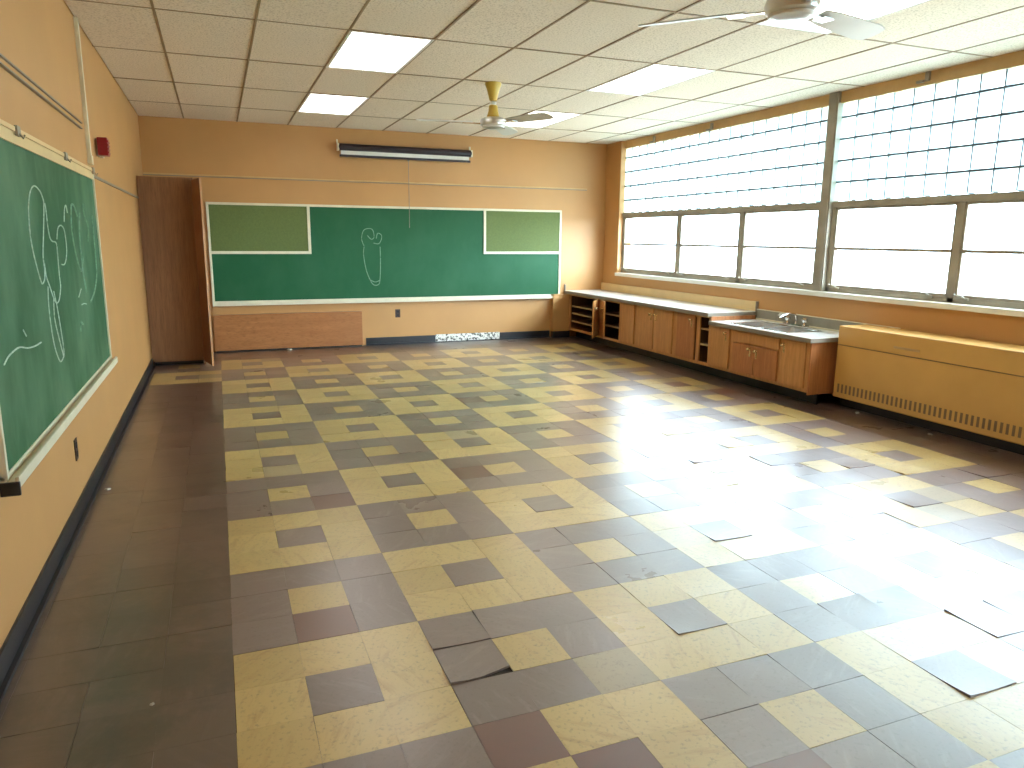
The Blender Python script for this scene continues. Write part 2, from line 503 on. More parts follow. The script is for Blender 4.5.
# ---- ceiling: drop-in tiles 2 x 4 ft on a grid
def build_ceiling():
    GX0, GY0, DX, DY = -0.235, -1.275, 0.61, 1.22
    holes = {}
    gx = [XL] + [GX0 + DX * k for k in range(0, 10)] + [XW]
    gy = [YN] + [GY0 + DY * k for k in range(-5, 4)] + [YB]
    bm = B(); g = 0.007
    rnd = random.Random(3)
    for a in range(len(gx) - 1):
        for b_ in range(len(gy) - 1):
            key = (a, b_)
            cx, cy = (gx[a] + gx[a + 1]) / 2, (gy[b_] + gy[b_ + 1]) / 2
            if any(abs(cx - lx) < 0.1 and abs(cy - ly) < 0.1 for lx, ly in LIGHTS):
                continue
            t = rnd.uniform(0, 0.004)
            bx(bm, gx[a] + g, gx[a + 1] - g, gy[b_] + g, gy[b_ + 1] - g, ZC - 0.002 + t, ZC + 0.02, 0.003, 1)
    c = struct('ceiling', bm, 'ceiling')
    bm = B()
    for x in gx[1:-1]: bx(bm, x - 0.008, x + 0.008, YN, YB, ZC - 0.004, ZC + 0.006)
    for y in gy[1:-1]: bx(bm, XL, XW, y - 0.0085, y + 0.0085, ZC - 0.0035, ZC + 0.0065)
    obj('ceiling_grid', bm, 'tbar', c)
    bm = B(); bx(bm, XL - 0.15, XW + 0.2, YN - 0.15, YB + 0.15, ZC + 0.16, ZC + 0.2)
    obj('ceiling_slab', bm, 'dark', c)
LIGHTS = [(-0.235 + 0.61 * 2.5, -1.275 + 0.61), (-0.235 + 0.61 * 2.5, -1.275 + 0.61 + 2.44),
          (-0.235 + 0.61 * 6.5, -1.275 + 0.61), (-0.235 + 0.61 * 6.5, -1.275 + 0.61 + 2.44),
          (-0.235 + 0.61 * 6.5, -1.275 + 0.61 - 2.44)]
build_ceiling()

# ---- baseboards
bm = B()
bx(bm, XL, XL + 0.012, YN, 2.5, -0.002, 0.105, 0.004)
bx(bm, XL, XL + 0.030, YN, 2.5, -0.002, 0.016, 0.007)
struct('baseboard_left', bm, 'black')
bm = B()
for x0, x1 in ((1.9, 2.905), (3.90, 4.72)):
    bx(bm, x0, x1, YB - 0.012, YB, -0.002, 0.105, 0.004)
    bx(bm, x0, x1, YB - 0.030, YB, -0.002, 0.016, 0.007)
struct('baseboard_back', bm, 'black')
# bare strip where the baseboard came off: pale plaster with dabs of black glue
def mat_dabs():
    m, nt, b = new_mat('plaster_with_glue_dabs')
    f = noise(nt, 26, 4, (1, 1, 1.2), rough=0.7)
    nt.links.new(mix_rgb(nt, ramp(nt, f, 0.50, 0.56), (0.80, 0.78, 0.70), (0.10, 0.095, 0.08)), b.inputs['Base Color'])
    b.inputs['Roughness'].default_value = 0.8
    return m
M['dabs'] = mat_dabs()
bm = B(); bx(bm, 2.905, 3.90, YB - 0.004, YB + 0.01, 0.0, 0.112); struct('trim_5', bm, 'dabs')
bm = B(); bx(bm, 2.90, 3.95, YB - 0.035, YB - 0.022, -0.003, 0.010, 0.003); struct('trim_6', bm, 'dark')

# ================================================================== WINDOWS
def build_window(name, y_hi, y_lo, mulls, blk_start):
    """steel frame window from y_hi down to y_lo; opening lights below, glass block above"""
    ZB, ZT, ZM = SILL + 0.012, 1.877, 1.42
    fr = B()
    d0, d1 = XW - 0.012, XW + 0.045
    bx(fr, d0, d1, y_lo, y_hi, ZB, ZB + 0.045, 0.004)                       # bottom rail
    bx(fr, d0 - 0.012, d1, y_lo, y_hi, ZT - 0.062, ZT - 0.004, 0.004)         # transom under the glass block
    for y in [y_hi - 0.02] + [m for m in mulls] + [y_lo + 0.02]:
        w = 0.032 if y in mulls else 0.022
        bx(fr, d0, d1, y - w, y + w, ZB, ZT - 0.03, 0.004)
    edges = [y_hi - 0.04] + mulls + [y_lo + 0.04]
    root = struct(name, fr, 'steel_frame', origin=(XW, (y_hi + y_lo) / 2, ZB))
    for a, b_ in zip(edges, edges[1:]):
        s = B()
        t0, t1 = a - (0.032 if a in mulls else 0.0), b_ + (0.032 if b_ in mulls else 0.0)
        bx(s, d0 + 0.006, d1 - 0.01, t1, t0, ZB + 0.045, ZB + 0.07, 0.003)     # sash
        bx(s, d0 + 0.006, d1 - 0.01, t1, t0, ZT - 0.085, ZT - 0.06, 0.003)
        bx(s, d0 + 0.006, d1 - 0.01, t1, t1 + 0.022, ZB + 0.05, ZT - 0.07, 0.003)
        bx(s, d0 + 0.006, d1 - 0.01, t0 - 0.022, t0, ZB + 0.05, ZT - 0.07, 0.003)
        bx(s, d0 + 0.004, d1 - 0.01, t1 + 0.01, t0 - 0.01, ZM - 0.013, ZM + 0.013, 0.003)
        sash = obj('sash', s, 'steel_frame', root)
        for z0, z1 in ((ZB + 0.06, ZM), (ZM, ZT - 0.075)):
            p = B(); bx(p, XW + 0.018, XW + 0.023, t1 + 0.012, t0 - 0.012, z0, z1)
            obj('glass_pane', p, 'pane', sash)
        for yy in (t0 - 0.10, t1 + 0.16):                                     # casement crank and stay
            l = B()
            bx(l, d0 - 0.018, d0 + 0.008, yy - 0.035, yy + 0.035, ZB + 0.03, ZB + 0.05, 0.004)
            tube(l, [(d0 - 0.012, yy, ZB + 0.048), (d0 - 0.03, yy + 0.01, ZB + 0.062), (d0 - 0.034, yy + 0.075, ZB + 0.066)], 0.006)
            lathe(l, [(0.009, ZB + 0.06), (0.011, ZB + 0.07), (0.006, ZB + 0.08)], d0 - 0.034, yy + 0.075, 10)
            obj('crank_handle', l, 'steel_frame', sash)
    # glass block
    P = 0.2015
    gl = B(); mo = B()
    ys = []
    y = blk_start
    while y > y_lo: ys.append(y); y -= P
    cols = [y_hi] + [v for v in ys if v < y_hi - 0.02] + [y_lo]
    zs = [ZT] + [2.055 + 0.2 * k for k in range(5)]
    for a, b_ in zip(cols, cols[1:]):
        if a - b_ < 0.03: continue
        for z0, z1 in zip(zs, zs[1:]):
            tmp = B()
            x0, x1 = XW + 0.0, XW + 0.085
            ya, yb_ = b_ + 0.0035, a - 0.0035; za, zb = z0 + 0.007, z1 - 0.007
            vs = [tmp.verts.new((x, yv, zv)) for x in (x0, x1) for yv in (ya, yb_) for zv in (za, zb)]
            for k, f in enumerate(((0, 1, 3, 2), (4, 6, 7, 5), (0, 4, 5, 1), (2, 3, 7, 6), (0, 2, 6, 4), (1, 5, 7, 3))):
                fc = tmp.faces.new([vs[i] for i in f]); fc.material_index = 0 if k < 2 else 1
            me = bpy.data.meshes.new('tmp'); tmp.to_mesh(me); tmp.free(); gl.from_mesh(me); bpy.data.meshes.remove(me)
    for v in cols[1:-1]:
        bx(mo, XW - 0.004, XW + 0.08, v - 0.0045, v + 0.0045, ZT, zs[-1])
    for z in zs[1:-1]:
        bx(mo, XW - 0.006, XW + 0.08, y_lo, y_hi, z - 0.0085, z + 0.0085)
    g = obj('glass_block_panel', gl, ['block_face', 'block_side'], root)
    obj('mortar_joints', mo, 'mortar', g)
    return root
build_window('window_1', 3.05, -0.885, [1.60, 0.34], 2.88)
build_window('window_2', -1.02, -4.80, [-2.385, -3.60], -1.20)
# steel posts between the windows
for n, y0 in ((7, -0.95), (8, -4.87)):
    bm = B()
    bx(bm, XW - 0.055, XW + 0.06, y0 - 0.062, y0 + 0.062, SILL + 0.012, ZC, 0.004)
    bx(bm, XW - 0.062, XW - 0.054, y0 - 0.045, y0 + 0.045, SILL + 0.02, ZC - 0.01, 0.002)
    for z in (1.42, 2.2, 2.0, 2.75):
        lathe(bm, [(0.008, 0), (0.008, 0.006), (0.0, 0.008)], 0, 0, 10, 0, Matrix.Translation((XW - 0.06, y0 + 0.02, z)) @ Matrix.Rotation(-math.pi / 2, 4, 'Y'))
    struct('trim_%d' % n, bm, 'steel_frame')
build_window('window_3', -4.94, YN, [-6.2], -5.1)
# screw bosses and a bit of bare bracket on the header
for yy, z in ((2.25, 2.84), (0.98, 2.84), (-1.95, 2.86)):
    bm = B()
    bx(bm, XR + 0.035, XR + 0.06, yy - 0.02, yy + 0.02, z - 0.045, z + 0.03, 0.004)
    bx(bm, XR + 0.03, XR + 0.06, yy + 0.03, yy + 0.10, z - 0.05, z - 0.03, 0.003)
    tag(obj('shade_bracket', bm, 'steel_frame', origin=(XR + 0.05, yy, z)),
        {2.25: 'small grey shade bracket on the header nearest the far corner', 0.98: 'small grey shade bracket on the header above the far window middle', -1.95: 'small grey shade bracket on the header of the nearer window'}[yy], 'bracket', 'shade brackets on the window header')
# ground outside
bm = B(); bx(bm, XW + 0.15, 90, -60, 60, -0.45, -0.25); struct('ground', bm, 'pavement')

# ================================================================== CEILING LIGHTS
LIGHT_LABELS = ['lit square-cornered ceiling light, nearer of the two on the left', 'lit ceiling light over the green chalkboard end, farther of the two on the left',
                'lit ceiling light in front of the far windows, middle of the right row', 'lit ceiling light partly behind the far ceiling fan blade',
                'lit ceiling light glowing behind the nearest ceiling fan', 'lit ceiling light above the camera, left row']
def build_light():
    t = thing('ceiling_light', LIGHT_LABELS[0], 'ceiling light', (0, 0, ZC), 'recessed ceiling lights')
    f = B()
    a, b_ = 0.302, 0.607
    for x0, x1, y0, y1 in ((-a, -a + 0.022, -b_, b_), (a - 0.022, a, -b_, b_), (-a + 0.022, a - 0.022, -b_, -b_ + 0.022), (-a + 0.022, a - 0.022, b_ - 0.022, b_)):
        bx(f, x0, x1, y0, y1, ZC - 0.006, ZC + 0.02, 0.003)
    obj('frame', f, 'fan_white', t)
    h = B(); bx(h, -a + 0.01, a - 0.01, -b_ + 0.01, b_ - 0.01, ZC + 0.03, ZC + 0.09, 0.01)
    obj('housing', h, 'fan_white', t)
    d = B(); bx(d, -a + 0.02, a - 0.02, -b_ + 0.02, b_ - 0.02, ZC + 0.002, ZC + 0.008, 0.002)
    obj('diffuser', d, 'lamp', t)
    return t
proto = build_light()
for i, (x, y) in enumerate(LIGHTS[:5]):
    o = proto if i == 0 else copy_tree(proto)
    o.location = (x, y, ZC); o['label'] = LIGHT_LABELS[i]

# ================================================================== CEILING FANS
def build_fan():
    t = thing('ceiling_fan', 'white three-blade ceiling fan on a yellow stem near the chalkboard', 'ceiling fan', (0, 0, ZC), 'ceiling fans')
    c = B(); lathe(c, [(0.075, ZC), (0.075, ZC - 0.02), (0.062, ZC - 0.05), (0.045, ZC - 0.11), (0.034, ZC - 0.155), (0.015, ZC - 0.16)], 0, 0)
    obj('canopy', c, 'fan_yellow', t, smooth=True)
    r = B(); lathe(r, [(0.014, ZC - 0.15), (0.014, ZC - 0.31)], 0, 0, 16)
    lathe(r, [(0.014, ZC - 0.158), (0.028, ZC - 0.168), (0.03, ZC - 0.18), (0.022, ZC - 0.193), (0.014, ZC - 0.20)], 0, 0, 16)
    obj('down_rod', r, 'fan_white', t, smooth=True)
    k = B(); lathe(k, [(0.02, ZC - 0.19), (0.04, ZC - 0.2), (0.045, ZC - 0.25), (0.058, ZC - 0.295), (0.058, ZC - 0.305), (0.02, ZC - 0.306)], 0, 0)
    obj('coupling_cup', k, 'fan_yellow', t, smooth=True)
    m = B(); Z = ZC - 0.30
    lathe(m, [(0.04, Z), (0.085, Z - 0.005), (0.118, Z - 0.022), (0.124, Z - 0.045), (0.118, Z - 0.07), (0.10, Z - 0.082), (0.098, Z - 0.092), (0.06, Z - 0.104), (0.0, Z - 0.107)], 0, 0, 40)
    obj('motor', m, 'stainless', t, smooth=True)
    lo = B(); lathe(lo, [(0.102, Z - 0.078), (0.106, Z - 0.086), (0.10, Z - 0.095), (0.09, Z - 0.09)], 0, 0, 40)
    obj('motor_ring', lo, 'fan_white', t, smooth=True)
    for a in (0, 120, 240):
        xf = Matrix.Rotation(math.radians(a), 4, 'Z')
        b_ = B()
        out = [(0.20, -0.048), (0.30, -0.062), (0.50, -0.072), (0.64, -0.075), (0.70, -0.06), (0.715, -0.02), (0.715, 0.02), (0.70, 0.06), (0.64, 0.075), (0.50, 0.072), (0.30, 0.062), (0.20, 0.048)]
        tmp = B()
        top = []; bot = []
        for x, y in out:
            zz = -0.012 * (x - 0.2) + -y * 0.22 - 0.05
            top.append(tmp.verts.new((x, y, Z + zz + 0.003))); bot.append(tmp.verts.new((x, y, Z + zz - 0.003)))
        tmp.faces.new(top); tmp.faces.new(bot[::-1])
        for q in range(len(out)):
            q2 = (q + 1) % len(out)
            tmp.faces.new([top[q], bot[q], bot[q2], top[q2]])
        add(b_, tmp, 0, xf)
        bl = obj('blade', b_, 'fan_blade', t)
        i_ = B()
        bx(i_, 0.09, 0.27, -0.018, 0.018, Z - 0.062, Z - 0.054, 0.003, 2, 0, xf)
        bx(i_, 0.21, 0.29, -0.035, 0.035, Z - 0.063, Z - 0.056, 0.003, 2, 0, xf)
        obj('blade_iron', i_, 'chrome', bl)
    return t
fan = build_fan()
fan.location = (2.50, -0.02, ZC); fan.rotation_euler.z = math.radians(-66)
fan2 = copy_tree(fan)
fan2.location = (2.56, -3.83, ZC); fan2.rotation_euler.z = math.radians(14)
fan2['label'] = 'white three-blade ceiling fan cut off by the top of the photo'

# ================================================================== CHALKBOARDS
def strokes(bm, lst, to3d, r):
    for st in lst:
        p = smooth_path([to3d(*q) for q in st], 5)
        tube(bm, p, r, 6)
LS = [[(-2.51, 1.65), (-2.56, 1.69), (-2.67, 1.71), (-2.77, 1.68), (-2.84, 1.61), (-2.87, 1.51), (-2.86, 1.44), (-2.82, 1.36), (-2.77, 1.29), (-2.74, 1.27), (-2.68, 1.29), (-2.66, 1.34), (-2.66, 1.4), (-2.6, 1.49), (-2.53, 1.6), (-2.51, 1.65)],
      [(-2.49, 1.64), (-2.48, 1.6), (-2.48, 1.53), (-2.46, 1.48), (-2.41, 1.46), (-2.32, 1.45), (-2.32, 1.39), (-2.33, 1.29), (-2.33, 1.23), (-2.4, 1.17), (-2.47, 1.16), (-2.53, 1.19), (-2.59, 1.25), (-2.64, 1.3), (-2.65, 1.36)],
      [(-2.63, 1.25), (-2.66, 1.17), (-2.66, 1.06), (-2.63, 0.96), (-2.55, 0.88), (-2.47, 0.88), (-2.43, 0.91), (-2.44, 1.01), (-2.47, 1.13), (-2.51, 1.22)],
      [(-2.53, 1.19), (-2.56, 1.09), (-2.5, 0.97), (-2.45, 0.89)],
      [(-2.29, 1.47), (-2.24, 1.52), (-2.15, 1.54), (-2.07, 1.52), (-2.05, 1.45), (-2.07, 1.39), (-2.15, 1.34), (-2.24, 1.34)],
      [(-2.04, 1.56), (-2.0, 1.62), (-1.94, 1.65), (-1.92, 1.61)],
      [(-3.53, 1.02), (-3.46, 1.04), (-3.36, 1.05), (-3.27, 1.05), (-3.15, 1.03), (-3.02, 1.02), (-2.9, 1.02)],
      [(-1.84, 1.14), (-1.73, 1.18)], [(-1.77, 1.09), (-1.68, 1.09), (-1.6, 1.08)], [(-3.19, 1.11), (-3.15, 1.08)]]
LF = [[(-1.62, 1.60), (-1.70, 1.66), (-1.80, 1.64), (-1.84, 1.5), (-1.78, 1.36), (-1.66, 1.28), (-1.56, 1.36)], [(-1.52, 1.62), (-1.6, 1.5), (-1.62, 1.3), (-1.56, 1.15)], [(-1.9, 0.95), (-1.86, 1.0), (-1.8, 0.98)], [(-1.45, 1.08), (-1.25, 1.13), (-1.09, 1.23), (-1.06, 1.36), (-1.04, 1.62)], [(-1.35, 1.68), (-1.36, 1.62), (-1.25, 1.54), (-1.31, 1.45)]]
BS = [[(1.91, 1.36), (1.9, 1.25), (1.93, 1.05), (1.98, 0.91), (2.03, 0.84), (2.1, 0.85), (2.12, 0.95), (2.13, 1.15), (2.13, 1.36)],
      [(1.91, 1.37), (1.88, 1.46), (1.9, 1.56), (1.95, 1.6), (2.03, 1.59), (2.05, 1.49), (2.01, 1.46), (1.96, 1.51)],
      [(2.04, 1.41), (2.11, 1.4), (2.15, 1.46), (2.15, 1.52), (2.1, 1.54), (2.08, 1.47)], [(1.98, 0.91), (2.05, 0.88), (2.11, 0.9)]]

# ---- the one on the left wall
Y0, Y1, Z0, Z1 = -3.74, -0.86, 0.625, 1.905
t = thing('chalkboard', 'dusty green chalkboard with chalk scribbles on the left wall', 'chalkboard', (XL, (Y0 + Y1) / 2, Z0))
bm = B(); bx(bm, XL, XL + 0.018, Y0 + 0.01, Y1 - 0.01, Z0 + 0.01, Z1 - 0.01); obj('writing_surface', bm, 'board_left', t)
bm = B()
bx(bm, XL, XL + 0.028, Y0, Y0 + 0.022, Z0, Z1, 0.003); bx(bm, XL, XL + 0.028, Y1 - 0.022, Y1, Z0, Z1, 0.003)
bx(bm, XL, XL + 0.022, Y0 + 0.01, Y1 - 0.01, Z0, Z0 + 0.02, 0.002); bx(bm, XL, XL + 0.022, Y0 + 0.01, Y1 - 0.01, Z1 - 0.02, Z1, 0.002)
obj('frame', bm, 'cream', t)
bm = B()
bx(bm, XL, XL + 0.026, Y0, Y1, Z1 - 0.045, Z1 + 0.012, 0.003)
bx(bm, XL, XL + 0.034, Y0, Y1, Z1 + 0.004, Z1 + 0.024, 0.004)
rail = obj('map_rail', bm, 'splash_tan', t)
for yy in (-3.0, -1.92, -0.93):
    bm = B()
    bx(bm, XL + 0.03, XL + 0.042, yy - 0.03, yy + 0.03, Z1 - 0.012, Z1 + 0.03, 0.003)
    tube(bm, [(XL + 0.04, yy, Z1 + 0.0), (XL + 0.055, yy, Z1 - 0.02), (XL + 0.06, yy, Z1 - 0.005)], 0.004)
    obj('map_hook', bm, 'steel_frame', rail)
bm = B()
bx(bm, XL, XL + 0.058, Y0, Y1 + 0.005, Z0 - 0.022, Z0 - 0.006, 0.004)
bx(bm, XL + 0.048, XL + 0.062, Y0, Y1 + 0.005, Z0 - 0.03, Z0 + 0.012, 0.005)
bx(bm, XL, XL + 0.02, Y0, Y1 + 0.005, Z0 - 0.05, Z0 + 0.02, 0.004)
bx(bm, XL + 0.02, XL + 0.05, Y0, Y1 + 0.005, Z0 - 0.045, Z0 - 0.02, 0.006)
tray = obj('chalk_tray', bm, 'cream', t)
bm = B(); bx(bm, XL, XL + 0.064, Y0 - 0.012, Y0 + 0.004, Z0 - 0.055, Z0 - 0.004, 0.006); obj('end_cap', bm, 'black', tray)
for st in LS:
    bm = B(); strokes(bm, [st], lambda y, z: (XL + 0.0185, y - 0.04, z), 0.0036); obj('chalk_line', bm, 'chalk', t)
for st in LF:
    bm = B(); strokes(bm, [st], lambda y, z: (XL + 0.0185, y - 0.04, z), 0.006); obj('chalk_line', bm, 'faint_chalk', t)

# ---- the long one on the back wall
X0, X1, Z0, Z1 = -0.055, 4.875, 0.625, 1.905
t = thing('chalkboard', 'long green chalkboard with two olive corner panels on the back wall', 'chalkboard', ((X0 + X1) / 2, YB, Z0))
bm = B(); bx(bm, X0 + 0.01, X1 - 0.01, YB - 0.018, YB, Z0 + 0.01, Z1 - 0.01); obj('writing_surface', bm, 'board_back', t)
bm = B()
bx(bm, X0, X0 + 0.03, YB - 0.03, YB, Z0, Z1, 0.003); bx(bm, X1 - 0.03, X1, YB - 0.03, YB, Z0, Z1, 0.003)
bx(bm, X0, X1, YB - 0.03, YB, Z1 - 0.03, Z1, 0.003)
obj('frame', bm, 'cream', t)
bm = B(); bx(bm, X0, X1, YB - 0.075, YB, Z0 - 0.02, Z0 - 0.004, 0.004); bx(bm, X0, X1, YB - 0.08, YB - 0.066, Z0 - 0.025, Z0 + 0.018, 0.004)
bx(bm, X0, X1, YB - 0.022, YB, Z0 - 0.004, Z0 + 0.035, 0.004)
obj('chalk_tray', bm, 'cream', t)
for x0, x1 in ((X0 + 0.03, 1.19), (3.655, X1 - 0.03)):
    p = B(); bx(p, x0, x1, YB - 0.026, YB - 0.015, 1.285, Z1 - 0.03); pn = obj('tack_panel', p, 'olive', t)
    e = B()
    bx(e, x0, x1, YB - 0.034, YB - 0.015, 1.262, 1.298, 0.003)
    xv = x1 if x0 < 1 else x0
    bx(e, xv - 0.018, xv + 0.018, YB - 0.034, YB - 0.015, 1.262, Z1 - 0.03, 0.003)
    obj('panel_trim', e, 'cream', pn)
for st in BS:
    bm = B(); strokes(bm, [st], lambda x, z: (x, YB - 0.018, z), 0.0055); obj('chalk_line', bm, 'faint_chalk', t)

# ================================================================== BACK WALL THINGS
# ---- pull-down projection screen
t = thing('projection_screen', 'rolled-up projection screen in a black case above the chalkboard', 'projection screen', (2.5, YB - 0.08, 2.6))
bm = B()
lathe(bm, [(0.0, -0.915), (0.04, -0.915), (0.046, -0.91), (0.046, 0.91), (0.04, 0.915), (0.0, 0.915)], 0, 0, 20, 0, Matrix.Translation((2.52, YB - 0.07, 2.645)) @ Matrix.Rotation(math.pi / 2, 4, 'Y'))
obj('case', bm, 'screen_case', t, smooth=True)
bm = B(); bx(bm, 1.635, 3.40, YB - 0.082, YB - 0.076, 2.545, 2.615); obj('screen_fabric', bm, 'fabric', t)
bm = B(); bx(bm, 1.615, 3.42, YB - 0.092, YB - 0.066, 2.522, 2.552, 0.006); bar = obj('weight_bar', bm, 'screen_case', t)
bm = B(); tube(bm, [(2.535, YB - 0.08, 2.525), (2.536, YB - 0.075, 2.2), (2.54, YB - 0.06, 1.9), (2.54, YB - 0.055, 1.62)], 0.004)
bx(bm, 2.52, 2.55, YB - 0.09, YB - 0.07, 2.505, 2.53, 0.004)
obj('pull_cord', bm, 'counter_edge', bar)
for x in (1.60, 3.435):
    bm = B()
    bx(bm, x - 0.012, x + 0.012, YB - 0.11, YB, 2.60, 2.69, 0.004)
    bx(bm, x - 0.01, x + 0.01, YB - 0.02, YB, 2.68, 2.745, 0.003)
    obj('bracket', bm, 'cream', t)

# ---- outlets
def outlet(loc, face, label):
    t = thing('wall_outlet', label, 'outlet', loc, 'wall outlets')
    p = B(); bx(p, -0.036, 0.036, -0.006, 0.0, -0.058, 0.058, 0.004); r = B()
    for z in (-0.024, 0.024):
        lathe(r, [(0.0, -0.009), (0.016, -0.009), (0.017, -0.005), (0.0, -0.005)], 0, 0, 16, 0, Matrix.Translation((0, 0, z)) @ Matrix.Rotation(-math.pi / 2, 4, 'X') )
    rot = Matrix.Rotation(math.pi / 2, 4, 'Z') if face == 'x' else Matrix.Identity(4)
    for b_ in (p, r):
        bmesh.ops.transform(b_, matrix=Matrix.Translation(loc) @ rot, verts=b_.verts)
    pl = obj('cover_plate', p, 'outlet', t)
    obj('socket', r, 'black', pl)
outlet((2.36, YB, 0.435), 'y', 'dark brown outlet on the back wall under the chalkboard')
outlet((XL, -2.34, 0.36), 'x', 'dark brown outlet on the left wall below the chalk tray')

# ---- plywood sheet along the back wall
t = thing('plywood_panel', 'wide orange plywood panel along the floor under the chalkboard', 'panel', (0.88, YB - 0.06, 0))
bm = B(); bx(bm, -0.06, 1.845, YB - 0.07, YB - 0.001, 0.02, 0.485, 0.004); obj('sheet', bm, 'ply', t)
bm = B(); bx(bm, -0.05, 1.835, YB - 0.06, YB - 0.005, -0.002, 0.03); obj('plinth', bm, 'black', t)

# ---- wall casing beside the cabinets
bm = B(); bx(bm, 4.73, 5.02, YB - 0.10, YB, 0.10, 0.66, 0.004); bx(bm, 4.74, 5.02, YB - 0.095, YB, -0.002, 0.11, 0.003, 2, 1)
struct('trim_9', bm, ['wall', 'black'])

# ================================================================== WARDROBE
YF = 2.52
t = thing('wardrobe', 'tall dark brown wardrobe in the far left corner', 'wardrobe', (-0.45, YF + 0.4, 0))
bm = B()
bx(bm, XL + 0.004, XL + 0.024, YF + 0.02, YB - 0.002, 0.10, 2.13, 0.002)
bx(bm, -0.185, -0.165, YF + 0.02, YB - 0.002, 0.0, 2.13, 0.002)
bx(bm, XL + 0.02, -0.18, YF + 0.02, YB - 0.002, 2.108, 2.128, 0.002)
bx(bm, XL + 0.02, -0.18, YF + 0.02, YB - 0.002, 0.05, 0.075, 0.002)
bx(bm, XL + 0.02, -0.18, YB - 0.02, YB - 0.004, 0.07, 2.12)
obj('carcass', bm, 'wood_dark', t)
bm = B(); bx(bm, XL + 0.03, -0.19, YF + 0.10, YF + 0.12, -0.002, 0.06); obj('toe_kick', bm, 'black', t)
bm = B(); bx(bm, XL + 0.006, -0.185, YF, YF + 0.019, 0.07, 2.125, 0.003); obj('door', bm, 'wood_dark', t)
# second door, swung open towards the room and seen along its edge
xf = Matrix.Translation((-0.163, YF, 0)) @ Matrix.Rotation(math.radians(-77), 4, 'Z')
bm = B(); bx(bm, 0.0, 0.40, -0.02, 0.0, 0.045, 2.10, 0.002, 2, 0, xf); d = obj('door', bm, 'wood_dark', t)
bm = B(); bx(bm, 0.40, 0.408, -0.0205, 0.0005, 0.045, 2.10, 0.001, 2, 0, xf); obj('lit_edge', bm, 'lit_edge_wood', d)  # pale strip paints the window light along the open door's edge

# ================================================================== LEFT WALL THINGS
t = thing('fire_alarm', 'dark red fire alarm box on the left wall', 'fire alarm', (XL, -0.40, 2.13))
bm = B(); bx(bm, XL, XL + 0.03, -0.40, -0.22, 2.06, 2.185, 0.004); bx(bm, XL, XL + 0.07, -0.352, -0.29, 2.065, 2.18, 0.006); obj('back_plate', bm, 'white_trim', t)
bm = B(); bx(bm, XL + 0.018, XL + 0.085, -0.48, -0.36, 2.06, 2.185, 0.008)
for k in range(4): bx(bm, XL + 0.084, XL + 0.09, -0.475, -0.365, 2.075 + 0.026 * k, 2.087 + 0.026 * k, 0.002)
obj('horn', bm, 'red', t)
bm = B(); bx(bm, XL, XL + 0.025, -0.875, -0.835, 1.98, ZC, 0.004); bx(bm, XL, XL + 0.03, -0.89, -0.82, 1.96, 2.02, 0.004)
tag(obj('wire_raceway', bm, 'cream', origin=(XL, -0.855, 1.96)), 'cream vertical wire raceway from chalkboard corner to ceiling', 'raceway')
bm = B(); bx(bm, XL, XL + 0.018, -4.6, -1.06, 2.165, 2.172, 0.002); bx(bm, XL, XL + 0.008, -4.6, -1.06, 2.172, 2.198, 0.001, 1, 1); bx(bm, XL, XL + 0.018, -4.6, -1.06, 2.198, 2.207, 0.002)
tag(obj('display_rail', bm, ['counter_edge', 'wall'], origin=(XL, -2.8, 2.185)), 'thin grooved display rail above the left chalkboard', 'rail')

# ================================================================== CABINETS
XF = 5.0                      # plane of the doors
KZ, TOPZ, EDG, ZS = 0.12, 0.715, 0.042, 0.63
def carcass(t, y_hi, y_lo, z1, openings, divs=(), skin='wood', end=False):
    """face frame with openings [(y_hi, y_lo, z0, z1)], sides, floor, back; toe kick"""
    bm = B()
    th = 0.018
    bx(bm, XF + 0.02, XR - 0.004, y_hi - th, y_hi - 0.001, KZ, z1, 0.001)
    bx(bm, XF + 0.02, XR - 0.004, y_lo + 0.001, y_lo + th, KZ, z1, 0.001)
    bx(bm, XF + 0.02, XR - 0.004, y_lo + th, y_hi - th, KZ, KZ + th)
    bx(bm, XR - 0.016, XR - 0.004, y_lo + th, y_hi - th, KZ + th, z1)
    for d in divs: bx(bm, XF + 0.02, XR - 0.02, d - 0.009, d + 0.009, KZ + th, z1)
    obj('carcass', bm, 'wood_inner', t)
    fr = B()
    ys = sorted(openings, key=lambda o: -o[0])
    prev = y_hi - 0.001
    for (a, b_, z0, z_1) in ys:
        if prev - a > 0.002: bx(fr, XF, XF + 0.02, a, prev, KZ, z1, 0.0015)
        bx(fr, XF, XF + 0.02, b_, a, KZ, z0, 0.0015)
        bx(fr, XF, XF + 0.02, b_, a, z_1, z1, 0.0015)
        prev = b_
    if prev - (y_lo + 0.001) > 0.002: bx(fr, XF, XF + 0.02, y_lo + 0.001, prev, KZ, z1, 0.0015)
    obj('face_frame', fr, skin, t)
    if end:
        e = B(); bx(e, XF, XR - 0.004, y_lo - 0.014, y_lo + 0.0005, 0.10, z1, 0.002); obj('end_panel', e, 'wood_red', t)
    k = B(); bx(k, XF + 0.13, XF + 0.145, y_lo, y_hi, -0.002, KZ - 0.001); obj('toe_kick', k, 'black', t)

def shelf(t, y_hi, y_lo, z):
    bm = B(); bx(bm, XF + 0.035, XR - 0.02, y_lo + 0.02, y_hi - 0.02, z - 0.009, z + 0.009, 0.001)
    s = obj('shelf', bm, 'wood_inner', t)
    bm = B(); bx(bm, XF + 0.026, XF + 0.036, y_lo + 0.02, y_hi - 0.02, z - 0.011, z + 0.011, 0.001); obj('shelf_edging', bm, 'shelf_edge', s)

